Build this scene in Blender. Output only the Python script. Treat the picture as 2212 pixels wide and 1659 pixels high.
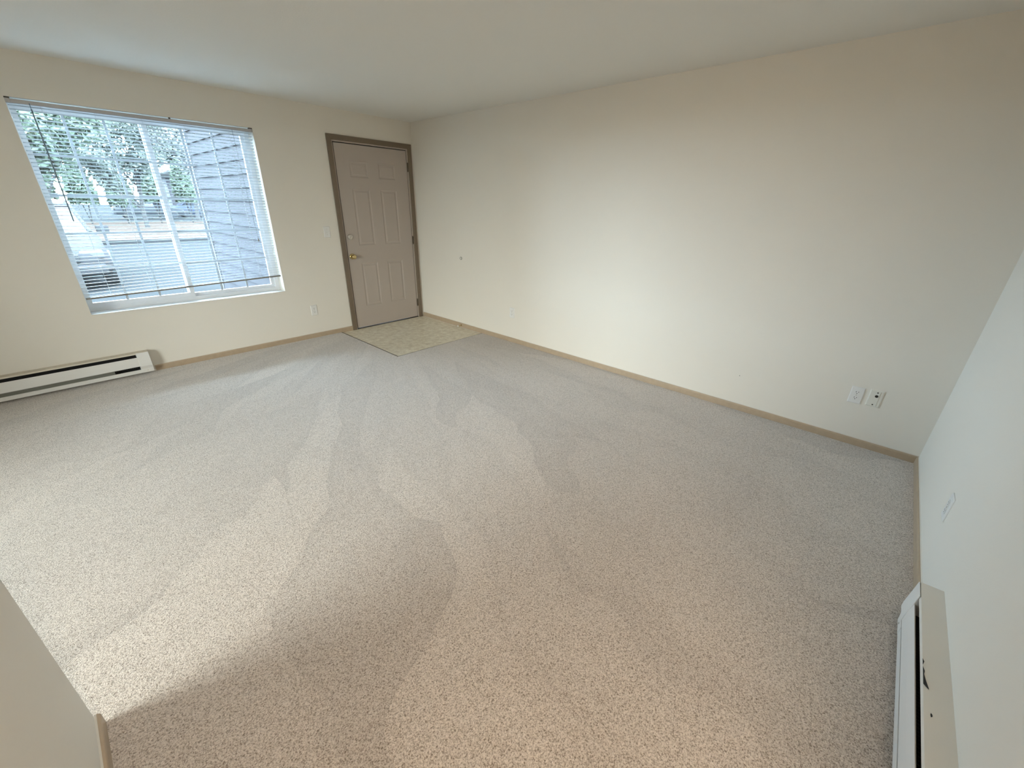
import bpy, bmesh, math, random
from mathutils import Vector, Matrix
random.seed(7)
for o in list(bpy.data.objects): bpy.data.objects.remove(o)
scene = bpy.context.scene
C = scene.collection

# ------------------------------------------------------------------ camera
W, H = 2212, 1659
F_PX = 876.54
CAM = Vector((-3.3651, -4.7411, 1.465))
yaw, pitch, roll = 0.8395, -0.4152, 0.0221
fw = Vector((math.sin(yaw)*math.cos(pitch), math.cos(yaw)*math.cos(pitch), math.sin(pitch)))
rt0 = Vector((math.cos(yaw), -math.sin(yaw), 0)); up0 = rt0.cross(fw)
rt = math.cos(roll)*rt0 + math.sin(roll)*up0
up = -math.sin(roll)*rt0 + math.cos(roll)*up0
cd = bpy.data.cameras.new('camera'); cam = bpy.data.objects.new('camera', cd); C.objects.link(cam)
cd.sensor_fit = 'HORIZONTAL'; cd.sensor_width = 36.0; cd.lens = F_PX*36.0/W
cd.clip_start = 0.02; cd.clip_end = 300
m = Matrix((rt, up, -fw)).transposed().to_4x4(); m.translation = CAM
cam.matrix_world = m
scene.camera = cam

# ------------------------------------------------------------------ world, exposure
SKY = 47.0
wd = bpy.data.worlds.new('overcast_sky'); scene.world = wd; wd.use_nodes = True
bg = wd.node_tree.nodes['Background']
bg.inputs[0].default_value = (0.61, 0.815, 1.0, 1); bg.inputs[1].default_value = SKY
vs = scene.view_settings
vs.view_transform = 'Standard'; vs.look = 'None'; vs.gamma = 1.0; vs.use_curve_mapping = False
vs.exposure = 0.18

# room dimensions (metres): right wall x=0, window wall y=0, back wall y=-L
HC = 2.342; L = 5.207; XL = -6.3; WT = 0.19          # WT: thickness of the window wall
WX0, WX1, WZ0, WZ1 = -3.262, -1.757, 0.569, 2.068     # window recess
DX0, DX1, DZ = -1.003, -0.088, 2.045                  # entrance door opening
PY0, PY1, PZ = -3.80, -2.10, 2.03                     # glazed patio door in the wall at the dining end, out of the picture
PARX, PARY = -3.661, -3.386                           # near partition: face and end
HX1, HY = -2.90, -8.0                                 # hallway behind the viewer: far side and end

# daylight portals: they emit nothing, they only tell the sampler where the sky comes in
def portal(name, loc, rot, sx, sy):
    l = bpy.data.lights.new(name, 'AREA'); l.shape = 'RECTANGLE'; l.size = sx; l.size_y = sy
    l.cycles.is_portal = True
    o = bpy.data.objects.new(name, l); C.objects.link(o)
    o.location = loc; o.rotation_euler = rot
portal('window_daylight', ((WX0+WX1)/2, WT+0.02, (WZ0+WZ1)/2), (-math.pi/2, 0, 0), WX1-WX0, WZ1-WZ0)
portal('patio_daylight', (XL-0.14, (PY0+PY1)/2, PZ/2), (0, -math.pi/2, 0), PZ, PY1-PY0)

# ------------------------------------------------------------------ materials
def srgb(r, g, b):
    f = lambda c: (c/255/12.92) if c/255 <= 0.04045 else ((c/255+0.055)/1.055)**2.4
    return (f(r), f(g), f(b), 1)
MATS = {}
def newmat(name):
    mt = bpy.data.materials.new(name); mt.use_nodes = True; MATS[name] = mt
    nt = mt.node_tree; return mt, nt, nt.nodes['Principled BSDF']
def mat(name, col, rough=0.5, metal=0.0, spec=0.5, noise=0.0, nscale=8.0, bump=0.0, bscale=60.0, bdist=0.001):
    mt, nt, b = newmat(name)
    col = tuple(col)+((1,) if len(col) == 3 else ())
    b.inputs['Base Color'].default_value = col; b.inputs['Roughness'].default_value = rough
    b.inputs['Metallic'].default_value = metal; b.inputs['Specular IOR Level'].default_value = spec
    tc = nt.nodes.new('ShaderNodeTexCoord')
    if noise > 0:
        n = nt.nodes.new('ShaderNodeTexNoise'); n.inputs['Scale'].default_value = nscale; n.inputs['Detail'].default_value = 4
        nt.links.new(tc.outputs['Object'], n.inputs['Vector'])
        mx = nt.nodes.new('ShaderNodeMix'); mx.data_type = 'RGBA'
        mx.inputs[6].default_value = tuple(c*(1-noise) for c in col[:3])+(1,)
        mx.inputs[7].default_value = tuple(min(1, c*(1+noise)) for c in col[:3])+(1,)
        nt.links.new(n.outputs['Fac'], mx.inputs[0]); nt.links.new(mx.outputs[2], b.inputs['Base Color'])
    if bump > 0:
        n2 = nt.nodes.new('ShaderNodeTexNoise'); n2.inputs['Scale'].default_value = bscale; n2.inputs['Detail'].default_value = 3
        nt.links.new(tc.outputs['Object'], n2.inputs['Vector'])
        bp = nt.nodes.new('ShaderNodeBump'); bp.inputs['Strength'].default_value = bump; bp.inputs['Distance'].default_value = bdist
        nt.links.new(n2.outputs['Fac'], bp.inputs['Height']); nt.links.new(bp.outputs['Normal'], b.inputs['Normal'])
    return mt
WALLC = (0.80, 0.76, 0.68)
mat('wall_paint', WALLC, 0.75, spec=0.25, noise=0.015, nscale=1.5, bump=0.25, bscale=130, bdist=0.0012)
mat('ceiling_paint', (0.86, 0.84, 0.785), 0.85, spec=0.15, bump=0.3, bscale=110, bdist=0.0015)
mat('trim_tan', (0.45, 0.35, 0.245), 0.45, spec=0.4, noise=0.10, nscale=30, bump=0.15, bscale=90)
mat('casing_tan', (0.19, 0.145, 0.10), 0.45, spec=0.4, noise=0.08, nscale=30, bump=0.15, bscale=90)
mat('jamb_taupe', (0.48, 0.41, 0.35), 0.5, spec=0.35, noise=0.04, nscale=20)
mat('door_taupe', (0.46, 0.40, 0.35), 0.45, spec=0.4, noise=0.03, nscale=6, bump=0.1, bscale=160)
mat('white_plastic', (0.80, 0.79, 0.76), 0.35, noise=0.01)
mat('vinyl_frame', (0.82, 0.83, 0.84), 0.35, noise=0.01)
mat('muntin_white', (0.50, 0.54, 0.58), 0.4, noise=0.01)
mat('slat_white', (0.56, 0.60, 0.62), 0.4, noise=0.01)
mat('rail_grey', (0.23, 0.21, 0.18), 0.45, noise=0.03)
mat('headrail_white', (0.50, 0.49, 0.49), 0.4, noise=0.01)
mat('bracket_dark', (0.05, 0.042, 0.03), 0.5, noise=0.05)
mat('cord_white', (0.62, 0.64, 0.66), 0.7, noise=0.02)
mat('wand_clear', (0.16, 0.22, 0.26), 0.15, noise=0.02)
mat('heater_white', (0.78, 0.77, 0.74), 0.35, noise=0.015, nscale=5)
mat('heater_cream', (0.66, 0.60, 0.50), 0.5, noise=0.03, nscale=6)
mat('heater_top_white', (0.76, 0.73, 0.665), 0.45, noise=0.02, nscale=6)
mat('heater_deflector', (0.17, 0.17, 0.145), 0.5, noise=0.05)
mat('heater_fin', (0.10, 0.095, 0.085), 0.45, metal=0.6, noise=0.1)
mat('black', (0.008, 0.008, 0.008), 0.7, noise=0.05)
mat('scuff_black', (0.02, 0.02, 0.02), 0.7, noise=0.1)
mat('brass', (0.62, 0.49, 0.24), 0.22, metal=1.0, noise=0.05)
mat('nickel', (0.66, 0.63, 0.58), 0.3, metal=1.0, noise=0.05)
mat('cream_plate', (0.78, 0.76, 0.68), 0.35, noise=0.01)
mat('bumper_ring', (0.36, 0.35, 0.31), 0.5, noise=0.03)
mat('slot_dark', (0.03, 0.027, 0.02), 0.6, noise=0.05)
mat('edge_brown', (0.06, 0.045, 0.022), 0.6, noise=0.15, nscale=40)
mat('threshold', (0.05, 0.042, 0.035), 0.6, noise=0.1)
mat('caulk', (0.70, 0.66, 0.58), 0.6, noise=0.02)
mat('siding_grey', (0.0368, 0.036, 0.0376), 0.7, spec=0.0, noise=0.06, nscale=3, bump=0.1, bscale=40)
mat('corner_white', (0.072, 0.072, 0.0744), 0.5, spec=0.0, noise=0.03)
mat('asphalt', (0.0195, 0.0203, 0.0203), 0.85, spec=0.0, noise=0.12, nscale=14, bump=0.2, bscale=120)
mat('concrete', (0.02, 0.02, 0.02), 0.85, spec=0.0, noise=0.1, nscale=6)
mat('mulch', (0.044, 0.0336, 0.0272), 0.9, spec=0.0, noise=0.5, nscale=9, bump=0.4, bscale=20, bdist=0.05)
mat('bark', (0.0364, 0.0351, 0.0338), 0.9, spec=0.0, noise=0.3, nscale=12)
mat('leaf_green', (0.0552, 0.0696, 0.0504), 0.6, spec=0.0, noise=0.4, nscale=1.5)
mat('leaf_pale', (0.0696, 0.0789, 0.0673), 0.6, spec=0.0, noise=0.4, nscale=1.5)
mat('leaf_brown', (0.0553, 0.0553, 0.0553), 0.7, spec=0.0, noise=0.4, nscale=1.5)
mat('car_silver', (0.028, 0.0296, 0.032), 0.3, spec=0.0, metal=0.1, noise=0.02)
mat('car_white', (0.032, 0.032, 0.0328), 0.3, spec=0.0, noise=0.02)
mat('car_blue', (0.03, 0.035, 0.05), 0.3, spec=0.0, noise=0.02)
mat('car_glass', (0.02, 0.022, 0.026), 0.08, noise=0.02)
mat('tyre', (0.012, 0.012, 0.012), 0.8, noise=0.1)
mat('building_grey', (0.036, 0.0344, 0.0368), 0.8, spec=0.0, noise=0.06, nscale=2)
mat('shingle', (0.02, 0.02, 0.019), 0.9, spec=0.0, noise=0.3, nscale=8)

# glass: clear panes with a faint mirror reflection; the patio door's bronze tint is added to warm and dim its daylight
def glass(name, tint):
    mt, nt, b = newmat(name); nt.nodes.remove(b)
    tr = nt.nodes.new('ShaderNodeBsdfTransparent'); tr.inputs[0].default_value = tint+(1,)
    gl = nt.nodes.new('ShaderNodeBsdfGlossy'); gl.inputs['Roughness'].default_value = 0.03
    fr = nt.nodes.new('ShaderNodeFresnel'); fr.inputs[0].default_value = 1.4
    ms = nt.nodes.new('ShaderNodeMixShader')
    nt.links.new(fr.outputs[0], ms.inputs[0]); nt.links.new(tr.outputs[0], ms.inputs[1]); nt.links.new(gl.outputs[0], ms.inputs[2])
    nt.links.new(ms.outputs[0], nt.nodes['Material Output'].inputs['Surface'])
glass('glass', (0.965, 0.98, 0.985)); glass('warm_tint_glass', (0.83, 0.745, 0.66))

# carpet: cut pile flecks, shade between tufts painted into their colour, plus painted shading for the lay of the pile left by a vacuum cleaner swept from the door
mt, nt, b = newmat('carpet')
N = nt.nodes.new; LK = nt.links.new
b.inputs['Roughness'].default_value = 0.95; b.inputs['Specular IOR Level'].default_value = 0.1
b.inputs['Sheen Weight'].default_value = 0.75; b.inputs['Sheen Roughness'].default_value = 0.45; b.inputs['Sheen Tint'].default_value = (0.93, 0.96, 1.0, 1)
tc = N('ShaderNodeTexCoord')
mp = N('ShaderNodeMapping'); mp.inputs['Location'].default_value = (0.45, -0.25, 0); LK(tc.outputs['Object'], mp.inputs['Vector'])
sx = N('ShaderNodeSeparateXYZ'); LK(mp.outputs[0], sx.inputs[0])
def math_node(op, a, bb=None):
    n = N('ShaderNodeMath'); n.operation = op
    for i, v in enumerate((a, bb)):
        if v is None: continue
        if isinstance(v, (int, float)): n.inputs[i].default_value = v
        else: LK(v, n.inputs[i])
    return n.outputs[0]
ang = math_node('ARCTAN2', sx.outputs['X'], sx.outputs['Y'])
r2 = math_node('SQRT', math_node('ADD', math_node('MULTIPLY', sx.outputs['X'], sx.outputs['X']), math_node('MULTIPLY', sx.outputs['Y'], sx.outputs['Y'])))
wob = N('ShaderNodeTexNoise'); wob.inputs['Scale'].default_value = 0.9; LK(tc.outputs['Object'], wob.inputs['Vector'])
angw = math_node('ADD', ang, math_node('MULTIPLY', wob.outputs['Fac'], 0.22))
cmb = N('ShaderNodeCombineXYZ'); LK(math_node('MULTIPLY', angw, 7.5), cmb.inputs[0]); LK(math_node('MULTIPLY', r2, 0.55), cmb.inputs[1])
vor = N('ShaderNodeTexVoronoi'); vor.inputs['Scale'].default_value = 1.6; vor.inputs['Randomness'].default_value = 0.9; LK(cmb.outputs[0], vor.inputs['Vector'])
vsep = N('ShaderNodeSeparateColor'); LK(vor.outputs['Color'], vsep.inputs[0])
edge = N('ShaderNodeTexVoronoi'); edge.feature = 'DISTANCE_TO_EDGE'; edge.inputs['Scale'].default_value = 1.6; edge.inputs['Randomness'].default_value = 0.9; LK(cmb.outputs[0], edge.inputs['Vector'])
er = N('ShaderNodeMapRange'); er.inputs['From Max'].default_value = 0.16; LK(edge.outputs['Distance'], er.inputs['Value'])
fl = N('ShaderNodeTexNoise'); fl.inputs['Scale'].default_value = 230; fl.inputs['Detail'].default_value = 2.0; fl.inputs['Roughness'].default_value = 0.6; fl.inputs['Distortion'].default_value = 0.6
LK(tc.outputs['Object'], fl.inputs['Vector'])
flr = N('ShaderNodeMapRange'); flr.inputs['From Min'].default_value = 0.33; flr.inputs['From Max'].default_value = 0.67; LK(fl.outputs['Fac'], flr.inputs['Value'])
big = N('ShaderNodeTexNoise'); big.inputs['Scale'].default_value = 0.8; big.inputs['Detail'].default_value = 2; LK(tc.outputs['Object'], big.inputs['Vector'])
cr = N('ShaderNodeValToRGB')
cr.color_ramp.elements[0].position = 0.0; cr.color_ramp.elements[0].color = (0.27, 0.212, 0.16, 1)
cr.color_ramp.elements[1].position = 1.0; cr.color_ramp.elements[1].color = (0.90, 0.82, 0.74, 1)
e_ = cr.color_ramp.elements.new(0.45); e_.color = (0.665, 0.585, 0.51, 1)
LK(flr.outputs[0], cr.inputs[0])
lay = math_node('ADD', math_node('MULTIPLY', vsep.outputs[0], 0.15), math_node('ADD', math_node('MULTIPLY', er.outputs[0], 0.04), 0.80))
lay = math_node('ADD', lay, math_node('MULTIPLY', big.outputs['Fac'], 0.05))
hs = N('ShaderNodeMix'); hs.data_type = 'RGBA'; hs.blend_type = 'MULTIPLY'; hs.inputs[0].default_value = 1
LK(cr.outputs[0], hs.inputs[6]); LK(lay, hs.inputs[7]); LK(hs.outputs[2], b.inputs['Base Color'])
bp = N('ShaderNodeBump'); bp.inputs['Strength'].default_value = 1.0; bp.inputs['Distance'].default_value = 0.0045
LK(fl.outputs['Fac'], bp.inputs['Height']); LK(bp.outputs['Normal'], b.inputs['Normal'])

# sheet vinyl by the door: mottled olive beige
mt, nt, b = newmat('sheet_vinyl'); N = nt.nodes.new; LK = nt.links.new
b.inputs['Roughness'].default_value = 0.45; b.inputs['Specular IOR Level'].default_value = 0.35
tc = N('ShaderNodeTexCoord')
n1 = N('ShaderNodeTexNoise'); n1.inputs['Scale'].default_value = 17; n1.inputs['Detail'].default_value = 5; n1.inputs['Roughness'].default_value = 0.65
LK(tc.outputs['Object'], n1.inputs['Vector'])
cr = N('ShaderNodeValToRGB'); cr.color_ramp.elements[0].position = 0.36; cr.color_ramp.elements[0].color = (0.66, 0.585, 0.45, 1)
cr.color_ramp.elements[1].position = 0.66; cr.color_ramp.elements[1].color = (0.88, 0.83, 0.69, 1)
LK(n1.outputs['Fac'], cr.inputs[0]); LK(cr.outputs[0], b.inputs['Base Color'])

# ------------------------------------------------------------------ helpers
def mesh_obj(name, verts, faces, m, parent=None, smooth=False):
    me = bpy.data.meshes.new(name); me.from_pydata(verts, [], faces)
    bm = bmesh.new(); bm.from_mesh(me); bmesh.ops.recalc_face_normals(bm, faces=bm.faces); bm.to_mesh(me); bm.free()
    if m: me.materials.append(MATS[m])
    if smooth:
        for p in me.polygons: p.use_smooth = True
    o = bpy.data.objects.new(name, me); C.objects.link(o)
    if parent: o.parent = parent
    return o
class MB:
    def __init__(s): s.v = []; s.f = []
    def add(s, v, f):
        k = len(s.v); s.v += [tuple(p) for p in v]; s.f += [tuple(i+k for i in q) for q in f]; return s
    def box(s, x0, x1, y0, y1, z0, z1):
        return s.add([(x0,y0,z0),(x1,y0,z0),(x1,y1,z0),(x0,y1,z0),(x0,y0,z1),(x1,y0,z1),(x1,y1,z1),(x0,y1,z1)],
                     [(0,3,2,1),(4,5,6,7),(0,1,5,4),(1,2,6,5),(2,3,7,6),(3,0,4,7)])
    def tube(s, pts, rads, n=8, cap=True):
        pts = [Vector(p) for p in pts]; k = len(s.v)
        for i, p in enumerate(pts):
            d = (pts[min(i+1, len(pts)-1)]-pts[max(i-1, 0)]).normalized()
            a = d.orthogonal().normalized() if abs(d.z) > 0.9 else d.cross(Vector((0,0,1))).normalized()
            c = d.cross(a); r = rads[i] if isinstance(rads, (list, tuple)) else rads
            for j in range(n):
                t = 2*math.pi*j/n; s.v.append(tuple(p+a*math.cos(t)*r+c*math.sin(t)*r))
        for i in range(len(pts)-1):
            for j in range(n):
                s.f.append((k+i*n+j, k+i*n+(j+1)%n, k+(i+1)*n+(j+1)%n, k+(i+1)*n+j))
        if cap:
            s.f.append(tuple(k+j for j in range(n))[::-1]); s.f.append(tuple(k+(len(pts)-1)*n+j for j in range(n)))
        return s
    def lathe(s, prof, n=24):          # prof: (r, h) about the local z axis
        k = len(s.v); m_ = len(prof)
        for r, h in prof:
            for j in range(n):
                t = 2*math.pi*j/n; s.v.append((r*math.cos(t), r*math.sin(t), h))
        for i in range(m_-1):
            for j in range(n): s.f.append((k+i*n+j, k+i*n+(j+1)%n, k+(i+1)*n+(j+1)%n, k+(i+1)*n+j))
        s.f.append(tuple(k+j for j in range(n))[::-1]); s.f.append(tuple(k+(m_-1)*n+j for j in range(n)))
        return s
    def prism(s, poly, axis, a0, a1):  # poly: 2-D points in the plane across the axis
        n = len(poly); k = len(s.v)
        for a in (a0, a1):
            for p, q in poly:
                s.v.append({'x': (a, p, q), 'y': (p, a, q), 'z': (p, q, a)}[axis])
        s.f.append(tuple(k+i for i in range(n))[::-1]); s.f.append(tuple(k+n+i for i in range(n)))
        for i in range(n): s.f.append((k+i, k+(i+1)%n, k+n+(i+1)%n, k+n+i))
        return s
    def build(s, name, m, parent=None, smooth=False, bevel=0.0, seg=2):
        o = mesh_obj(name, s.v, s.f, m, parent, smooth)
        if bevel > 0:
            bm = bmesh.new(); bm.from_mesh(o.data)
            ed = [e for e in bm.edges if e.calc_face_angle(0) > 0.5]
            bmesh.ops.bevel(bm, geom=ed, offset=bevel, segments=seg, affect='EDGES', profile=0.5, clamp_overlap=True)
            bm.to_mesh(o.data); bm.free()
        return o
def box(name, m, parent, x0, x1, y0, y1, z0, z1, bevel=0.0):
    return MB().box(x0, x1, y0, y1, z0, z1).build(name, m, parent, bevel=bevel)
def empty(name, loc=(0,0,0), rotz=0):
    o = bpy.data.objects.new(name, None); C.objects.link(o); o.location = loc; o.rotation_euler.z = rotz
    o.empty_display_size = 0.1; return o
def tag(o, label=None, cat=None, group=None, kind=None):
    if label: o['label'] = label
    if cat: o['category'] = cat
    if group: o['group'] = group
    if kind: o['kind'] = kind
    return o
def struct(o, label, cat): return tag(o, label, cat, kind='structure')
def place(o, loc, rot):
    o.location = loc; o.rotation_euler = rot; return o
def smooth(o):
    for p in o.data.polygons: p.use_smooth = True
    return o

# ------------------------------------------------------------------ room shell
FZ = 0.007                                    # top of the carpet pile above the vinyl
VX, VY = -1.211, -1.2106                      # vinyl square by the door
E_ = 0.012
fl = MB()
for (x0, x1, y0, y1) in ((XL, VX-E_, -L, 0), (VX-E_, 0, -L, VY-E_), (PARX, HX1, HY, -L)):
    fl.box(x0, x1, y0, y1, -0.06, FZ)
struct(fl.build('floor', 'carpet'), 'beige cut pile carpet with vacuum marks fanning out from the door', 'carpet')
struct(box('floor_vinyl', 'sheet_vinyl', None, VX-E_, 0, VY-E_, WT, -0.06, 0.0), 'mottled olive beige sheet vinyl square in front of the entrance door', 'vinyl floor')
t = empty('trim_1'); struct(t, 'thin dark brown edging strip where carpet meets the vinyl square', 'edging strip')
MB().prism([(VX-E_, 0), (VX+0.006, 0), (VX+0.002, 0.005), (VX-E_, 0.0095)], 'y', VY-E_, -0.012).build('strip', 'edge_brown', t)
MB().prism([(VY-E_, 0), (VY+0.004, 0), (VY+0.001, 0.004), (VY-E_, 0.0085)], 'x', VX-E_, -0.012).build('strip', 'edge_brown', t)

struct(MB().box(XL-0.12, 0.12, -L-0.12, WT, HC, HC+0.12).box(PARX-0.12, HX1+0.12, HY-0.12, -L-0.12, HC, HC+0.12).build('ceiling', 'ceiling_paint'), 'flat cream painted ceiling of the living room', 'ceiling')
wf = MB()
zt = HC
for (x0, x1, z0, z1) in ((XL-0.12, WX0, -0.06, zt), (WX0, WX1, -0.06, WZ0), (WX0, WX1, WZ1, zt),
                         (WX1, DX0-0.02, -0.06, zt), (DX0-0.02, DX1+0.02, DZ+0.02, zt), (DX1+0.02, 0.12, -0.06, zt)):
    wf.box(x0, x1, 0, WT, z0, z1)
struct(wf.build('wall_front', 'wall_paint'), 'cream painted wall holding the window and the entrance door', 'wall')
struct(box('wall_right', 'wall_paint', None, 0, 0.12, -L-0.12, 0, -0.06, HC), 'long blank cream wall beside the entrance door', 'wall')
struct(MB().box(HX1, 0, -L-0.12, -L, -0.06, HC).box(XL-0.12, PARX-0.12, -L-0.12, -L, -0.06, HC).build('wall_back', 'wall_paint'), 'pale wall with a baseboard heater opposite the window', 'wall')
struct(MB().box(XL-0.12, XL, -L, PY0, -0.06, HC).box(XL-0.12, XL, PY0, PY1, PZ, HC).box(XL-0.12, XL, PY1, 0, -0.06, HC).build('wall_left', 'wall_paint'), 'cream wall closing the dining end of the room', 'wall')
struct(MB().box(PARX-0.12, PARX, HY, -L-0.12, -0.06, HC).box(HX1, HX1+0.12, HY, -L-0.12, -0.06, HC).box(PARX-0.12, HX1+0.12, HY-0.12, HY, -0.06, HC).build('wall_hall', 'wall_paint'), 'cream walls of the short hallway behind the viewer', 'wall')
struct(box('wall_partition', 'wall_paint', None, PARX-0.12, PARX, -L-0.12, PARY, -0.06, HC), 'end of a cream partition wall with a free corner rising from the carpet', 'wall')

def bb_profile(t=0.012, h=0.057): return [(0, 0), (t, 0), (t, h-0.010), (t-0.002, h-0.004), (t-0.006, h), (0, h)]
bh = 0.057
def baseboard(name, runs, label):
    e = empty(name); struct(e, label, 'baseboard')
    for ax, base, sgn, a0, a1 in runs:
        # ax: axis the board runs along, base: wall coordinate, sgn: direction into the room
        pf = [(base+sgn*(p), q) for p, q in bb_profile()]
        MB().prism(pf, ax, a0, a1).build('board', 'trim_tan', e)
        MB().prism([(base, bh), (base+sgn*0.004, bh), (base, bh+0.004)], ax, a0, a1).build('caulk_bead', 'caulk', e)
    return e
baseboard('baseboard_front', [('x', 0, -1, -2.99, DX0-0.066)], 'tan wooden baseboard under the window wall from heater to door casing')
baseboard('baseboard_right', [('y', 0, -1, -L, -0.020)], 'long tan wooden baseboard along the blank wall')
baseboard('baseboard_back', [('x', -L, 1, -1.545, -0.012)], 'tan wooden baseboard beside the heater opposite the window')
baseboard('baseboard_left', [('y', PARX, 1, -L, PARY+0.012), ('x', PARY, 1, PARX-0.12, PARX)], 'tan wooden baseboard at the foot of the partition wall')
box('caulk_line', 'caulk', bpy.data.objects['baseboard_right'], -0.017, -0.012, -1.19, -0.05, 0.0, 0.003)

# ------------------------------------------------------------------ entrance door with casing
d = empty('door_1', (0, 0, 0)); struct(d, 'taupe six panel entrance door with brass knob and hinges', 'door')
SX0, SX1, SZ0, SZ1 = DX0+0.009, DX1-0.008, 0.013, DZ-0.009
SY = 0.004                                   # front face of the slab
pan = []
for (x0, x1) in ((-0.842, -0.622), (-0.488, -0.266)):
    for (z0, z1) in ((1.712, 1.872), (0.988, 1.596), (0.268, 0.786)):
        pan.append((x0, x1, z0, z1))
xs = sorted({SX0, SX1} | {p[0] for p in pan} | {p[1] for p in pan}); zs = sorted({SZ0, SZ1} | {p[2] for p in pan} | {p[3] for p in pan})
sl = MB()
for i in range(len(xs)-1):
    for j in range(len(zs)-1):
        x0, x1, z0, z1 = xs[i], xs[i+1], zs[j], zs[j+1]
        if (x0, x1, z0, z1) in pan:
            dep = 0.005; g = 0.012
            o4 = [(x0,SY,z0),(x1,SY,z0),(x1,SY,z1),(x0,SY,z1)]
            i4 = [(x0+g,SY+dep,z0+g),(x1-g,SY+dep,z0+g),(x1-g,SY+dep,z1-g),(x0+g,SY+dep,z1-g)]
            sl.add(o4+i4, [(0,1,5,4),(1,2,6,5),(2,3,7,6),(3,0,4,7),(4,5,6,7)])
        else:
            sl.add([(x0,SY,z0),(x1,SY,z0),(x1,SY,z1),(x0,SY,z1)], [(0,1,2,3)])
sl.add([(SX0,SY,SZ0),(SX1,SY,SZ0),(SX1,SY,SZ1),(SX0,SY,SZ1),(SX0,SY+0.044,SZ0),(SX1,SY+0.044,SZ0),(SX1,SY+0.044,SZ1),(SX0,SY+0.044,SZ1)],
       [(4,7,6,5),(0,4,5,1),(1,5,6,2),(2,6,7,3),(3,7,4,0)])
me = bpy.data.meshes.new('slab'); me.from_pydata(sl.v, [], sl.f)
bm = bmesh.new(); bm.from_mesh(me); bmesh.ops.remove_doubles(bm, verts=bm.verts, dist=1e-5); bmesh.ops.recalc_face_normals(bm, faces=bm.faces); bm.to_mesh(me); bm.free()
me.materials.append(MATS['door_taupe']); slab = bpy.data.objects.new('slab', me); C.objects.link(slab); slab.parent = d
for (x0, x1, z0, z1) in pan:
    a, g = 0.020, 0.016
    MB().add([(x0+a,SY+0.005,z0+a),(x1-a,SY+0.005,z0+a),(x1-a,SY+0.005,z1-a),(x0+a,SY+0.005,z1-a),
              (x0+a+g,SY+0.0012,z0+a+g),(x1-a-g,SY+0.0012,z0+a+g),(x1-a-g,SY+0.0012,z1-a-g),(x0+a+g,SY+0.0012,z1-a-g)],
             [(0,1,5,4),(1,2,6,5),(2,3,7,6),(3,0,4,7),(4,5,6,7),(3,2,1,0)]).build('panel', 'door_taupe', d)
def lathe_y(name, prof, m, parent, x, y, z, n=28):      # lathe pointing into the room (-y)
    o = smooth(MB().lathe(prof, n).build(name, m, parent)); return place(o, (x, y, z), (math.pi/2, 0, 0))
kb = lathe_y('knob', [(0.012,0),(0.012,0.022),(0.017,0.026),(0.024,0.034),(0.0275,0.044),(0.026,0.054),(0.020,0.060),(0.010,0.062)], 'brass', d, -0.947, SY, 0.872)
rs = lathe_y('rosette', [(0.033,0),(0.033,0.004),(0.026,0.009),(0.014,0.011)], 'brass', d, -0.947, SY, 0.872)
db = lathe_y('deadbolt', [(0.031,0),(0.030,0.008),(0.026,0.012),(0.015,0.013)], 'nickel', d, -0.941, SY, 1.089)
tb = MB().box(-0.004, 0.004, -0.014, 0.014, 0.012, 0.026).build('thumb_turn', 'nickel', d, bevel=0.002); place(tb, (-0.941, SY, 1.089), (math.pi/2, 0.5, 0))
for z in (1.86, 1.02, 0.205):
    h = MB().tube([(DX1+0.001, -0.006, z-0.045), (DX1+0.001, -0.006, z+0.045)], 0.0065, 10)
    h.tube([(DX1+0.001, -0.006, z-0.050), (DX1+0.001, -0.006, z-0.045)], 0.0045, 10).tube([(DX1+0.001, -0.006, z+0.045), (DX1+0.001, -0.006, z+0.052)], 0.0045, 10)
    hg = h.build('hinge', 'edge_brown', d, True)
    box('leaf', 'jamb_taupe', hg, DX1+0.006, DX1+0.017, -0.0035, -0.001, z-0.045, z+0.045)
box('threshold', 'threshold', d, DX0, DX1, -0.004, WT, 0.0, 0.009)
for q_ in ((DX0, SX0, 0.009, DZ), (SX1, DX1, 0.009, DZ), (SX0, SX1, SZ1, DZ)):
    box('dark_gap_strip', 'black', d, q_[0], q_[1], 0.018, 0.040, q_[2], q_[3])  # black strip stands in for the shade in the gap around the slab

cs = empty('trim_2'); struct(cs, 'tan mitred wooden casing framing the entrance door', 'door casing')
JW, CW = 0.020, 0.046
x0, x1 = DX0, DX1; a0, a1 = x0-JW, x1+JW; c0, c1 = a0-CW, -0.022; ct = DZ+JW+0.044
def boardpoly(name, poly, y0, y1, m):        # poly in x,z
    return MB().prism(poly, 'y', y0, y1).build(name, m, cs, bevel=0.002, seg=1)
boardpoly('jamb', [(a0, 0.0), (x0, 0.0), (x0, DZ), (a0, DZ)], -0.001, WT, 'jamb_taupe')
boardpoly('jamb', [(x1, 0.0), (a1, 0.0), (a1, DZ), (x1, DZ)], -0.001, WT, 'jamb_taupe')
boardpoly('head_jamb', [(a0, DZ), (a1, DZ), (a1, DZ+JW), (a0, DZ+JW)], -0.001, WT, 'jamb_taupe')
boardpoly('casing_board', [(c0, 0.0), (a0+0.006, 0.0), (a0+0.006, DZ+JW-0.006), (c0, ct)], -0.015, -0.001, 'casing_tan')
boardpoly('casing_board', [(a1-0.006, 0.0), (c1, 0.0), (c1, ct), (a1-0.006, DZ+JW-0.006)], -0.015, -0.001, 'casing_tan')
boardpoly('casing_head', [(c0, ct), (a0+0.006, DZ+JW-0.006), (a1-0.006, DZ+JW-0.006), (c1, ct)], -0.015, -0.001, 'casing_tan')

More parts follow.
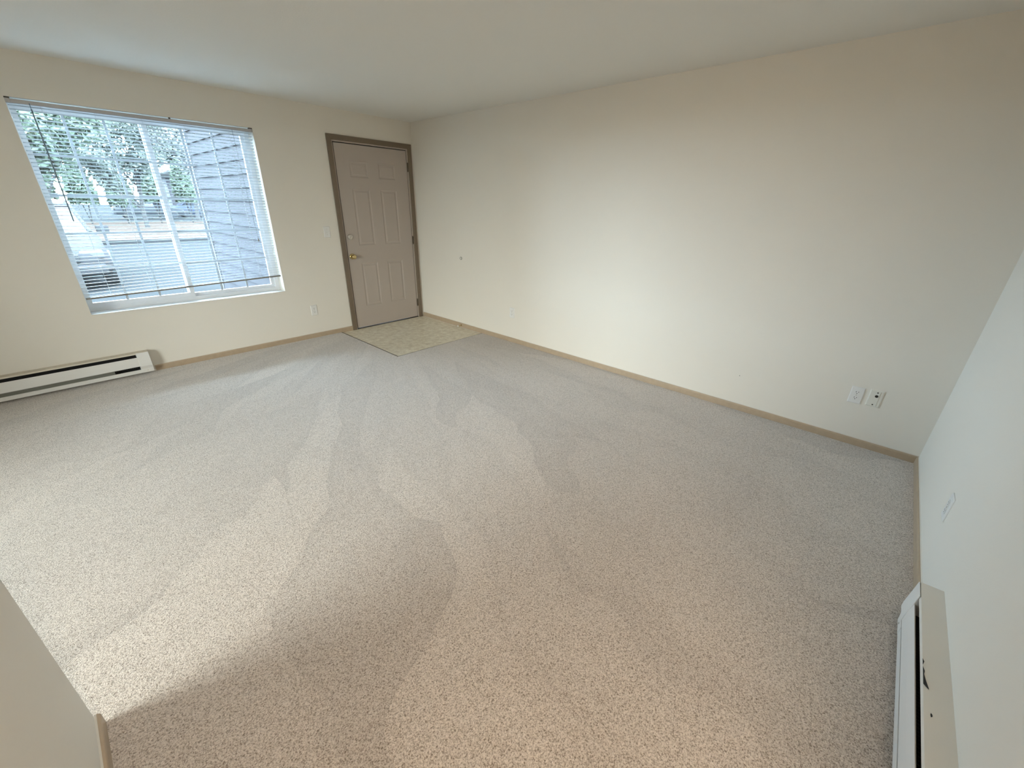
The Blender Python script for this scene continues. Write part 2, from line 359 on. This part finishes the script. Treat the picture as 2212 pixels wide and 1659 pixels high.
# ------------------------------------------------------------------ window
w = empty('window_1'); struct(w, 'white vinyl sliding window with a grid between the panes', 'window')
FY = 0.128                                     # face of the vinyl frame
GY = 0.160
f = MB(); fwid = 0.040
f.box(WX0, WX0+0.028, FY, WT, WZ0, WZ1).box(WX1-fwid, WX1, FY, WT, WZ0, WZ1)
f.box(WX0+0.028, WX1-fwid, FY, WT, WZ0, WZ0+0.034).box(WX0+0.028, WX1-fwid, FY, WT, WZ1-0.034, WZ1)
f.build('frame', 'vinyl_frame', w)
def sash(x0, x1, z0, z1, y0, y1, sl_, sr_, sb_, st_):
    s = MB().box(x0, x0+sl_, y0, y1, z0, z1).box(x1-sr_, x1, y0, y1, z0, z1).box(x0+sl_, x1-sr_, y0, y1, z0, z0+sb_).box(x0+sl_, x1-sr_, y0, y1, z1-st_, z1)
    o = s.build('sash', 'vinyl_frame', w)
    gx0, gx1, gz0, gz1 = x0+sl_, x1-sr_, z0+sb_, z1-st_; yc = (y0+y1)/2
    box('pane', 'glass', o, gx0, gx1, yc-0.001, yc+0.001, gz0, gz1)
    for i in (1, 2):
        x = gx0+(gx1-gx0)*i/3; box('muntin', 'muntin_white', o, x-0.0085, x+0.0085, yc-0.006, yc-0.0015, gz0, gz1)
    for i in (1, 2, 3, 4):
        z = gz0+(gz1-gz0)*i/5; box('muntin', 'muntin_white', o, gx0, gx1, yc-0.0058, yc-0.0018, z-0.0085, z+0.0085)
    return o
sash(WX0+0.020, -2.515, WZ0+0.030, WZ1-0.028, 0.132, 0.154, 0.018, 0.034, 0.042, 0.030)
sash(-2.560, WX1-0.034, WZ0+0.026, WZ1-0.028, 0.157, 0.180, 0.050, 0.034, 0.036, 0.030)
box('latch', 'vinyl_frame', w, -2.535, -2.518, 0.120, 0.132, 1.27, 1.34, bevel=0.003)
sl = box('sill', 'white_plastic', w, WX0, WX1, 0.0, FY, WZ0-0.001, WZ0+0.002)

# patio door beyond the picture's edge that also lets in daylight
p = empty('window_2'); struct(p, 'white framed patio door at the dining end with added warm tinted glass', 'patio door')
f = MB(); k = 0.06; X0_, X1_ = XL-0.10, XL-0.02; PM = (PY0+PY1)/2
f.box(X0_, X1_, PY0, PY0+k, 0, PZ).box(X0_, X1_, PY1-k, PY1, 0, PZ).box(X0_, X1_, PY0+k, PY1-k, PZ-k, PZ).box(X0_, X1_, PY0+k, PY1-k, 0, 0.05).box(XL-0.12, XL, PY0, PY1, -0.06, 0)
f.build('frame', 'vinyl_frame', p)
box('pane', 'warm_tint_glass', p, XL-0.060, XL-0.054, PY0+k, PY1-k, 0.05, PZ-k)
box('handle', 'nickel', p, XL-0.018, XL+0.020, PY0+0.02, PY0+0.045, 0.95, 1.15, bevel=0.004)

# ------------------------------------------------------------------ mini blind
bl = empty('window_blind', (0, 0, 0)); tag(bl, 'white horizontal mini blind hanging open in the window recess', 'blind')
BX0, BX1 = WX0+0.006, WX1-0.010
BY = 0.020
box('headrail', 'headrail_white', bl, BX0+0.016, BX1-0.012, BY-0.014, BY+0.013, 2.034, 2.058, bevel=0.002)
for x0, x1 in ((WX0, WX0+0.026), (WX1-0.026, WX1), (-2.371, -2.362)):
    if x0 == -2.371: box('bracket', 'bracket_dark', bl, x0, x1, BY-0.016, BY+0.014, 2.056, WZ1)
    else: box('bracket', 'bracket_dark', bl, x0, x1, BY-0.017, BY+0.015, 2.0595, WZ1-0.0004)
    if x0 != -2.371: box('bracket_cover', 'headrail_white', bl, x0, x1-0.004, BY-0.016, BY+0.014, 2.034, 2.0595)
NS = 53; PITCH = 0.0254; TILT = math.radians(13)
ztop = 2.022
sv, sf = [], []
SW = 0.0255; nseg = 6; hx = (BX1-BX0)/2
for xx in (-hx, hx):
    for i in range(nseg+1):
        u = i/nseg-0.5; sv.append((xx, u*SW, 0.0022*(1-4*u*u)))
for i in range(nseg): sf.append((i, i+1, nseg+2+i, nseg+1+i))
slat0 = mesh_obj('slat', sv, sf, 'slat_white', bl, True)
BOT_L, BOT_R = 0.697, 0.733
def slat_pose(i):
    z = ztop-PITCH*i; t = max(0, (i-22)/(NS-1-22))**1.4
    zl = z; zm = (BOT_L+BOT_R)/2+0.012
    # lower slats settle onto the slightly crooked bottom rail
    tiltz = (BOT_R-BOT_L)*t
    return zl, tiltz
scale = (ztop-((BOT_L+BOT_R)/2+0.014))/((NS-1)*PITCH); PITCH *= scale
for i in range(NS):
    o = slat0 if i == 0 else slat0.copy()
    if i: C.objects.link(o); o.parent = bl
    z, tz = slat_pose(i)
    o.location = ((BX0+BX1)/2, BY, z); o.rotation_euler = (-TILT+random.uniform(-0.02, 0.02), -math.atan2(tz, 2*hx), 0)
rb = MB().box(-hx-0.001, hx+0.001, -0.0125, 0.0125, -0.006, 0.006).build('bottom_rail', 'rail_grey', bl, bevel=0.002)
rb.location = ((BX0+BX1)/2, BY, (BOT_L+BOT_R)/2); rb.rotation_euler = (0, -math.atan2(BOT_R-BOT_L, 2*hx), 0)
for x in (-3.10, -2.825, -2.55, -2.275, -1.95):
    for yy in (-0.0135, 0.0135):
        MB().tube([(x, BY+yy, 2.034), (x, BY+yy, BOT_L+(BOT_R-BOT_L)*(x-BX0)/(BX1-BX0))], 0.0007, 5).build('ladder_cord', 'cord_white', bl)
wn = MB().tube([(-3.152, BY-0.024, 2.040), (-3.152, BY-0.026, 2.010)], 0.0022, 6).tube([(-3.152, BY-0.026, 2.008), (-3.156, BY-0.028, 1.283)], 0.0042, 6).build('tilt_wand', 'wand_clear', bl)
pc = MB().tube([(-1.926, BY-0.018, 2.036), (-1.921, BY-0.022, 1.60), (-1.906, BY-0.024, 1.112)], 0.0013, 6).build('pull_cord', 'wand_clear', bl)
ts = MB().lathe([(0.0025, 0.030), (0.004, 0.022), (0.0075, 0.004), (0.0065, 0.0)], 12).build('tassel', 'rail_grey', pc); ts.location = (-1.906, BY-0.024, 1.084)

# ------------------------------------------------------------------ wall plates
def to_wall(o, wall, a, z):
    # local frame: plate lies in x-z, sticking out along -y
    if wall == 'front': o.location = (a, 0, z)
    if wall == 'right': o.location = (0, a, z); o.rotation_euler.z = -math.pi/2
    if wall == 'back': o.location = (a, -L, z); o.rotation_euler.z = math.pi
    return o
def plate(parent, m='white_plastic', w=0.070, h=0.115, t=0.006):
    return MB().add([(-w/2,0,-h/2),(w/2,0,-h/2),(w/2,0,h/2),(-w/2,0,h/2),(-w/2+.004,-t,-h/2+.004),(w/2-.004,-t,-h/2+.004),(w/2-.004,-t,h/2-.004),(-w/2+.004,-t,h/2-.004),
                     (-w/2,-t*.5,-h/2),(w/2,-t*.5,-h/2),(w/2,-t*.5,h/2),(-w/2,-t*.5,h/2)],
                    [(0,1,9,8),(1,2,10,9),(2,3,11,10),(3,0,8,11),(8,9,5,4),(9,10,6,5),(10,11,7,6),(11,8,4,7),(4,5,6,7)]).build('plate', m, parent)
def screw(parent, x, z, y, r=0.0035, m='nickel'):
    o = MB().lathe([(r, 0), (r, 0.001), (r*0.6, 0.0018)], 10).build('screw', m, parent); return place(o, (x, y, z), (math.pi/2, 0, 0))
def outlet(wall, a, z, label):
    t = empty('wall_outlet'); tag(t, label, 'outlet'); plate(t)
    for s in (-1, 1):
        zc = s*0.0195
        pts = []
        for i in range(24):
            th = 2*math.pi*i/24; pts.append((0.0172*math.cos(th), max(-0.0135, min(0.0135, 0.0172*math.sin(th)))))
        rc = MB().prism([(px, pz+zc) for px, pz in pts], 'y', -0.0078, -0.0055).build('receptacle', 'white_plastic', t)
        for xx, hh in ((-0.0064, 0.0085), (0.0064, 0.007)):
            box('slot', 'slot_dark', rc, xx-0.0013, xx+0.0013, -0.0081, -0.0076, zc+0.0035-hh/2, zc+0.0035+hh/2)
        MB().prism([(0.0026*math.cos(k*math.pi/5), zc-0.0075+0.0026*math.sin(k*math.pi/5)) for k in range(10)], 'y', -0.0081, -0.0076).build('ground_hole', 'slot_dark', rc)
    screw(t, 0, 0, -0.006)
    return to_wall(t, wall, a, z)
outlet('right', -4.803, 0.356, 'white duplex outlet next to the cable plate near the corner')
outlet('right', -1.700, 0.348, 'white duplex outlet on the blank wall nearest the vinyl square')
outlet('front', -1.492, 0.321, 'white duplex outlet between the window and the entrance door')
outlet('back', -1.095, 0.330, 'white duplex outlet seen edge on above the baseboard beyond the heater end')
t = empty('light_switch'); tag(t, 'white toggle light switch on the wall left of the entrance door', 'light switch'); plate(t)
tg = MB().box(-0.005, 0.005, -0.016, -0.005, -0.004, 0.010).build('toggle', 'white_plastic', t, bevel=0.0015); tg.rotation_euler.x = 0.25
box('toggle_slot', 'cream_plate', t, -0.006, 0.006, -0.0066, -0.0058, -0.0125, 0.0125); screw(t, 0, 0.030, -0.006); screw(t, 0, -0.030, -0.006); to_wall(t, 'front', -1.206, 1.151)
t = empty('cable_plate'); tag(t, 'cream cable plate with one dark jack hole and two screws', 'wall plate'); plate(t, 'cream_plate')
sb = box('cover', 'cream_plate', t, -0.030, 0.018, -0.0085, -0.0055, -0.050, 0.050, bevel=0.001)
jk = MB().lathe([(0.0085, 0), (0.0085, 0.004), (0.006, 0.0045), (0.006, 0.001)], 14).build('jack', 'slot_dark', t); place(jk, (0.004, -0.0078, 0.018), (math.pi/2, 0, 0))
screw(t, 0.004, 0.042, -0.0085, 0.004, 'slot_dark'); screw(t, 0.0, -0.042, -0.0085, 0.004, 'slot_dark'); to_wall(t, 'right', -4.897, 0.362)

t = empty('wall_bumper'); tag(t, 'small round doorknob bumper stuck on the blank wall', 'wall bumper')
smooth(place(MB().lathe([(0.019, 0), (0.0185, 0.004), (0.014, 0.007), (0.012, 0.005)], 20).build('ring', 'bumper_ring', t), (0, 0, 0), (math.pi/2, 0, 0)))
place(MB().lathe([(0.011, 0), (0.009, 0.006), (0.004, 0.008)], 16).build('pad', 'cream_plate', t), (0.0, -0.0015, 0.0), (math.pi/2, 0, 0)); place(MB().lathe([(0.0055, 0), (0.005, 0.002)], 10).build('screw', 'slot_dark', t), (-0.010, -0.0065, 0.0), (math.pi/2, 0, 0)); to_wall(t, 'right', -0.848, 0.863)
t = empty('door_stop'); tag(t, 'short brass spring door stop screwed to the baseboard', 'door stop')
sp = []
for i in range(90):
    th = i*0.55; sp.append((0.0065*math.cos(th), -0.012-i*0.0006, 0.0065*math.sin(th)))
MB().tube(sp, 0.0011, 5).build('spring', 'brass', t, True)
place(MB().lathe([(0.010, 0), (0.010, 0.003), (0.006, 0.005)], 14).build('base', 'brass', t), (0, -0.012, 0), (math.pi/2, 0, 0))
place(MB().lathe([(0.008, 0), (0.009, 0.004), (0.008, 0.012), (0.005, 0.014)], 14).build('tip', 'white_plastic', t), (0, -0.064, 0), (math.pi/2, 0, 0)); to_wall(t, 'right', -0.83, 0.030)
nh = MB().lathe([(0.0035, 0), (0.003, 0.0006)], 8).build('nail_hole', 'rail_grey', bpy.data.objects['wall_right']); place(nh, (0, -4.10, 0.286), (0, -math.pi/2, 0))

# ------------------------------------------------------------------ baseboard heaters
def heater(name, x0, x1, zs, top_mat, label, parent_z=0.0):
    # local frame: back against y=0, sticking out along -y, length along x; zs scales the height
    e = empty(name); tag(e, label, 'heater'); Z = lambda z: z*zs
    EC = 0.085
    # back plate with the sloping top hood
    hood = [(0, Z(.030)), (-.004, Z(.030)), (-.004, Z(.226)), (-.058, Z(.230)), (-.061, Z(.222)), (-.063, Z(.223)), (-.061, Z(.236)), (-.030, Z(.237)), (0, Z(.238))]
    MB().prism(hood, 'x', x0, x1).build('hood', top_mat, e)
    # front panel
    fp = [(-.063, Z(.193)), (-.066, Z(.194)), (-.071, Z(.150)), (-.073, Z(.105)), (-.066, Z(.100)), (-.066, Z(.103)), (-.069, Z(.107)), (-.068, Z(.150))]
    MB().prism(fp, 'x', x0+EC, x1-EC).build('front_panel', 'heater_white', e)
    # bottom rail
    br = [(-.004, Z(.030)), (-.062, Z(.030)), (-.064, Z(.034)), (-.064, Z(.066)), (-.058, Z(.066)), (-.058, Z(.036)), (-.004, Z(.036))]
    MB().prism(br, 'x', x0+EC*.5, x1-EC*.5).build('bottom_rail', 'heater_white', e)
    # dark inside
    box('back_lining', 'black', e, x0+.01, x1-.01, -.012, -.0045, Z(.036), Z(.222))
    fx = MB(); n = int((x1-x0-2*EC)/0.0125)
    for i in range(n):
        xx = x0+EC+i*0.0125; fx.box(xx, xx+.0012, -.054, -.014, Z(.085), Z(.150))
    fx.tube([(x0+EC*.6, -.034, Z(.118)), (x1-EC*.6, -.034, Z(.118))], .006, 8)
    box('deflector', 'heater_deflector', e, x0+EC, x1-EC-0.17, -.058, -.055, Z(.060), Z(.104))
    ff = fx.build('heating_fins', 'heater_fin', e); ff['kind'] = 'stuff'
    # end caps
    cap = [(-.0045, Z(.030)), (-.064, Z(.030)), (-.066, Z(.072)), (-.0745, Z(.100)), (-.0745, Z(.125)), (-.0690, Z(.190)), (-.0655, Z(.2362)), (-.0632, Z(.2362)), (-.0632, Z(.2215)), (-.058, Z(.2215)), (-.0045, Z(.2215))]
    for a, b2 in ((x0, x0+EC), (x1-EC, x1)):
        cpm = MB().prism(cap, 'x', a, b2).build('end_cap', 'heater_white', e, bevel=0.0015, seg=1)
        s_ = MB().lathe([(.004, 0), (.004, .001), (.002, .002)], 10).build('screw', 'nickel', cpm); place(s_, ((a+b2)/2, -.0655, Z(.050)), (math.pi/2, 0, 0))
    return e
h1 = heater('baseboard_heater', -4.30, -3.008, 0.885, 'heater_cream', 'long white baseboard heater with dark slots below the window')
h2 = heater('baseboard_heater', -2.88, -1.55, 0.985, 'heater_top_white', 'white baseboard heater with black scuff on its top along the pale back wall')
h2.rotation_euler.z = math.pi; h2.location = (-4.43, -L, 0.0)
def scuff(pts):
    z = 0.237*0.985+0.0006
    return MB().prism([(x, y) for x, y in pts], 'z', z-0.0006, z).build('scuff_mark', 'scuff_black', h2)
def hl(x, y): return (-4.43-x, -(y+L))          # room x,y to heater-local
scuff([hl(-1.955, -5.146), hl(-1.972, -5.150), hl(-1.985, -5.1485), hl(-2.006, -5.152), hl(-2.030, -5.1575), hl(-2.034, -5.1575), hl(-2.022, -5.146)])
scuff([hl(-1.925, -5.1458), hl(-1.935, -5.1495), hl(-1.945, -5.1475), hl(-1.951, -5.1458)])
scuff([hl(-2.110, -5.160), hl(-2.114, -5.163), hl(-2.120, -5.163), hl(-2.124, -5.160), hl(-2.117, -5.159)])

# ------------------------------------------------------------------ ceiling lamp in the hallway behind the viewer
t = empty('ceiling_lamp', (-3.32, -5.35, HC)); tag(t, 'round flush ceiling lamp with a glowing glass dome', 'lamp')
mt, nt, b = newmat('lamp_glass'); b.inputs['Base Color'].default_value = (0.9, 0.87, 0.8, 1)
b.inputs['Emission Color'].default_value = (1.0, 0.78, 0.57, 1); b.inputs['Emission Strength'].default_value = 100.0
MB().lathe([(0.10, 0), (0.155, -0.002), (0.155, -0.022), (0.14, -0.026)], 32).build('base', 'brass', t, True)
MB().lathe([(0.145, -0.024), (0.142, -0.045), (0.12, -0.075), (0.08, -0.095), (0.03, -0.104), (0.008, -0.105)], 32).build('dome', 'lamp_glass', t, True)
MB().lathe([(0.008, -0.104), (0.010, -0.112), (0.004, -0.120)], 12).build('finial', 'brass', t, True)

# ------------------------------------------------------------------ outdoors
GZ = -0.15
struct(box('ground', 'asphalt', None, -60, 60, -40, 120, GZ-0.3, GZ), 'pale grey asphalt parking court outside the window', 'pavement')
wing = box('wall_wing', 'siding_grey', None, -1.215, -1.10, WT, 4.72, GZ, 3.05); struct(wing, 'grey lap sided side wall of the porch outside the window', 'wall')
SP = 0.172
for i in range(19):
    z0 = GZ+0.02+SP*i+0.022
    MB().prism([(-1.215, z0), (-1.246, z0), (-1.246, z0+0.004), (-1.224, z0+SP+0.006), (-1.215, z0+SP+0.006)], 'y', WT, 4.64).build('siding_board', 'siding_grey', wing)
box('corner_board', 'corner_white', wing, -1.254, -1.215, 4.64, 4.74, GZ, 3.05); box('corner_board', 'corner_white', wing, -1.254, -1.10, 4.72, 4.745, GZ, 3.05)
struct(box('roof_eave', 'corner_white', None, -7, 1.0, WT, 0.75, 3.05, 3.17), 'painted soffit of the eave outside above the window', 'eave')
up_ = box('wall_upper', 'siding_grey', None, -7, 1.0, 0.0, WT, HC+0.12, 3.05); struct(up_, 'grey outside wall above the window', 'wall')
struct(box('kerb', 'concrete', None, -60, 60, 16.4, 16.6, GZ, GZ+0.14), 'concrete kerb between parking court and planted bank', 'kerb')
struct(box('planting_bank', 'mulch', None, -60, 60, 16.6, 32.5, GZ, GZ+0.10), 'bank of brown leaf litter beyond the kerb', 'planting bed')

def car(x, y, rz, body, label, group=None):
    e = empty('parked_car', (x, y, GZ), rz); tag(e, label, 'car', group)
    # local: nose at -y, length 4.4; stations (y, half width, lower z, shoulder z)
    st = [(-2.2,.62,.40,.62),(-2.1,.78,.28,.72),(-1.7,.86,.25,.84),(-1.0,.89,.24,.93),(-.2,.90,.24,.97),(.9,.90,.24,.98),(1.6,.88,.25,.97),(2.05,.80,.30,.90),(2.2,.66,.42,.80)]
    v, f_ = [], []
    n = 10
    for (yy, hw, zl, zh) in st:
        zm = (zl+zh)/2
        for px, pz in ((-hw*.82,zl),(hw*.82,zl),(hw*.97,zl+.06),(hw,zm),(hw*.96,zh-.06),(hw*.82,zh),(-hw*.82,zh),(-hw*.96,zh-.06),(-hw,zm),(-hw*.97,zl+.06)): v.append((px, yy, pz))
    for i in range(len(st)-1):
        for j in range(n): f_.append((i*n+j, i*n+(j+1)%n, (i+1)*n+(j+1)%n, (i+1)*n+j))
    f_.append(tuple(range(n))[::-1]); f_.append(tuple((len(st)-1)*n+j for j in range(n)))
    smooth(mesh_obj('body', v, f_, body, e))
    gh = [(-.95,.72,.93),(-.25,.62,1.40),(.35,.60,1.46),(1.10,.60,1.40),(1.75,.70,.96)]
    gv = [(s*hw, yy, z) for yy, hw, z in gh for s in (-1, 1)]
    gb = [(s*.80, yy, .93) for yy in (-.95,-.25,.35,1.10,1.75) for s in (-1, 1)]
    mesh_obj('greenhouse', gv+gb, [(0,1,3,2),(6,7,9,8),(0,2,12),(2,4,14,12),(4,6,16,14),(6,8,16),(1,13,3),(3,13,15,5),(5,15,17,7),(7,17,9)], 'car_glass', e)
    MB().add([gv[2],gv[3],gv[5],gv[4],gv[7],gv[6]], [(0,1,2,3),(3,2,4,5)]).build('roof', body, e)
    rf = bpy.data.objects[e.children[-1].name]; rf.location.z = 0.012
    for sx_ in (-1, 1):
        MB().tube([(sx_*.76,-.92,.95),(sx_*.64,-.25,1.40),(sx_*.62,.35,1.465),(sx_*.62,1.10,1.41),(sx_*.74,1.72,.97)], .035, 6).build('pillar', body, e)
        MB().tube([(sx_*.80,.35,.96),(sx_*.61,.35,1.45)], .03, 6).build('pillar', body, e)
        mr = MB().box(-.10,.10,-.05,.05,-.07,.07).build('mirror', body, e, bevel=.03); mr.location = (sx_*.97,-.62,1.0)
        hd = MB().box(-.16,.16,-.06,.10,-.07,.07).build('headlight', 'corner_white', e, bevel=.03); hd.location = (sx_*.60,-2.10,.64)
        tl = MB().box(-.12,.12,-.04,.04,-.08,.08).build('tail_light', 'mulch', e, bevel=.02); tl.location = (sx_*.62,2.16,.76)
        for yy in (-1.38, 1.38):
            wh = smooth(MB().lathe([(.20,-.10),(.31,-.105),(.325,-.06),(.325,.06),(.31,.105),(.20,.10)], 24).build('wheel', 'tyre', e)); place(wh, (sx_*.80, yy, .325), (0, math.pi/2, 0))
            hc = MB().lathe([(.20,-.112),(.19,-.118),(.19,.118),(.20,.112)], 18).build('hubcap', 'car_silver', wh)
    box('bumper', body, e, -.74, .74, -2.26, -2.05, .30, .48, bevel=.04); box('bumper', body, e, -.74, .74, 2.05, 2.26, .34, .52, bevel=.04)
    box('grille', 'tyre', e, -.42, .42, -2.225, -2.15, .52, .66, bevel=.02)
    return e
car(-3.42, 8.15, 0, 'car_white', 'white car parked nose in just outside the window')
car(-3.55, 14.0, 0.02, 'car_blue', 'dark car parked behind the white car')
car(3.2, 41.0, math.pi/2, 'car_silver', 'silver car parked far off beyond the hedge')
car(7.4, 43.5, math.pi/2, 'car_blue', 'dark blue car parked far off beside the grey building')

def tree(x, y, h, spread, leafm, nleaf, label, seed, trunk_r=0.16, lowest=0.3, leafsize=0.12, name='tree'):
    rnd = random.Random(seed)
    e = empty(name, (x, y, GZ)); tag(e, label, 'tree', 'trees across the parking court')
    mb = MB(); tips = []
    def grow(p, d, ln, r, lv):
        pts = [p]; dd = d.copy()
        for k in range(3):
            dd = (dd+Vector((rnd.uniform(-.18,.18), rnd.uniform(-.18,.18), rnd.uniform(-.05,.15)))).normalized(); pts.append(pts[-1]+dd*ln/3)
        mb.tube(pts, [r, r*.85, r*.7, r*.55], 6 if lv < 2 else 4, cap=False)
        if lv >= 1: tips.extend(pts[1:])
        if lv < 4:
            for k in range(rnd.choice((2, 3, 3)) if lv else 6):
                q = pts[rnd.choice((1, 2, 3))] if lv else pts[1]+(pts[3]-pts[1])*rnd.random()
                a = rnd.uniform(0, 6.283); t = rnd.uniform(.5, 1.0)
                nd = (dd*math.cos(t)+Vector((math.cos(a), math.sin(a), rnd.uniform(0, .5)))*math.sin(t)*spread).normalized()
                grow(q, nd, ln*rnd.uniform(.5, .72), r*.52, lv+1)
    grow(Vector((0,0,0)), Vector((0,0,1)), h*.55, trunk_r, 0)
    mb.build('trunk', 'bark', e)
    if nleaf:
        lf = MB()
        for i in range(nleaf):
            c = rnd.choice(tips)+Vector([rnd.gauss(0, .22) for _ in range(3)])
            a = Vector([rnd.gauss(0, 1) for _ in range(3)]).normalized(); b_ = a.orthogonal().normalized(); s = leafsize*rnd.uniform(.6, 1.3)
            lf.add([c-a*s, c+b_*s*.5, c+a*s, c-b_*s*.5], [(0,1,2,3)])
        o = mesh_obj('foliage', lf.v, lf.f, leafm, e); o['kind'] = 'stuff'
    return e
tree(-2.6, 21.0, 5.4, 1.0, 'leaf_green', 7500, 'leafy green tree on the bank opposite the window', 3, leafsize=0.13, trunk_r=0.11)
tree(0.7, 25.5, 5.6, 1.0, 'leaf_pale', 6500, 'pale green thin leaved tree on the bank', 5, leafsize=0.12, trunk_r=0.11)
tree(3.0, 19.8, 5.6, 1.0, 'leaf_brown', 5000, 'nearly bare brown tree beside the grey building', 11, leafsize=0.07, trunk_r=0.10)
tree(-3.2, 36.0, 9.0, 1.1, 'leaf_green', 9000, 'tall dense tree standing behind the hedge row', 17, leafsize=0.22, trunk_r=0.15)
tree(5.6, 37.5, 8.0, 1.1, 'leaf_pale', 9000, 'tall dense tree standing behind the far silver car', 23, leafsize=0.22, trunk_r=0.15)
def shrub(x, y, r, h, seed, label):
    rnd = random.Random(seed); e = empty('hedge_shrub', (x, y, GZ+0.1)); tag(e, label, 'shrub', 'hedge shrubs along the bank')
    lf = MB()
    for i in range(4200):
        u = rnd.random()**.4; th = rnd.uniform(0, 6.283); ph = rnd.uniform(-.2, 1.57)
        c = Vector((r*u*math.cos(th)*math.cos(ph), r*u*math.sin(th)*math.cos(ph), h*.45+h*.55*u*math.sin(ph)))
        a = Vector([rnd.gauss(0, 1) for _ in range(3)]).normalized(); b_ = a.orthogonal().normalized(); s = .13*rnd.uniform(.6, 1.3)
        lf.add([c-a*s, c+b_*s*.6, c+a*s, c-b_*s*.6], [(0,1,2,3)])
    o = mesh_obj('foliage', lf.v, lf.f, 'leaf_green', e); o['kind'] = 'stuff'
    st = MB()
    for k in range(4):
        a = k*1.57+rnd.random(); st.tube([(0,0,0), (r*.3*math.cos(a), r*.3*math.sin(a), h*.4), (r*.5*math.cos(a), r*.5*math.sin(a), h*.75)], [.03,.02,.01], 5)
    st.build('stem', 'bark', e)
for i in range(7): shrub(-4.3+i*1.62, 30.6+0.1*math.sin(i*2.1), 0.62, 3.3+0.5*math.sin(i*1.7), 40+i, 'upright green shrub in the hedge row at the top of the bank')

bd = empty('apartment_building', (9.8, 46.0, GZ)); tag(bd, 'grey apartment block with white corner trim far across the court', 'building')
box('wall', 'building_grey', bd, -4.2, 9, 0, 8, 0, 3.3); box('corner_board', 'corner_white', bd, -4.28, -4.05, -.06, .2, 0, 3.3)
MB().prism([(-5, 3.3), (9.8, 3.3), (2.4, 5.6)], 'y', -.5, 8.5).build('roof', 'shingle', bd)
for i in range(4):
    for zz in (1.0,):
        wn_ = box('window', 'corner_white', bd, -2.6+i*3, -1.2+i*3, -.05, 0, zz, zz+1.2); box('pane', 'car_glass', wn_, -2.5+i*3, -1.3+i*3, -.06, -.05, zz+.1, zz+1.1)
box('door', 'corner_white', bd, -.6, .4, -.05, 0, 0, 2.05); box('downspout', 'corner_white', bd, -3.35, -3.15, -.12, 0, 0, 3.3)
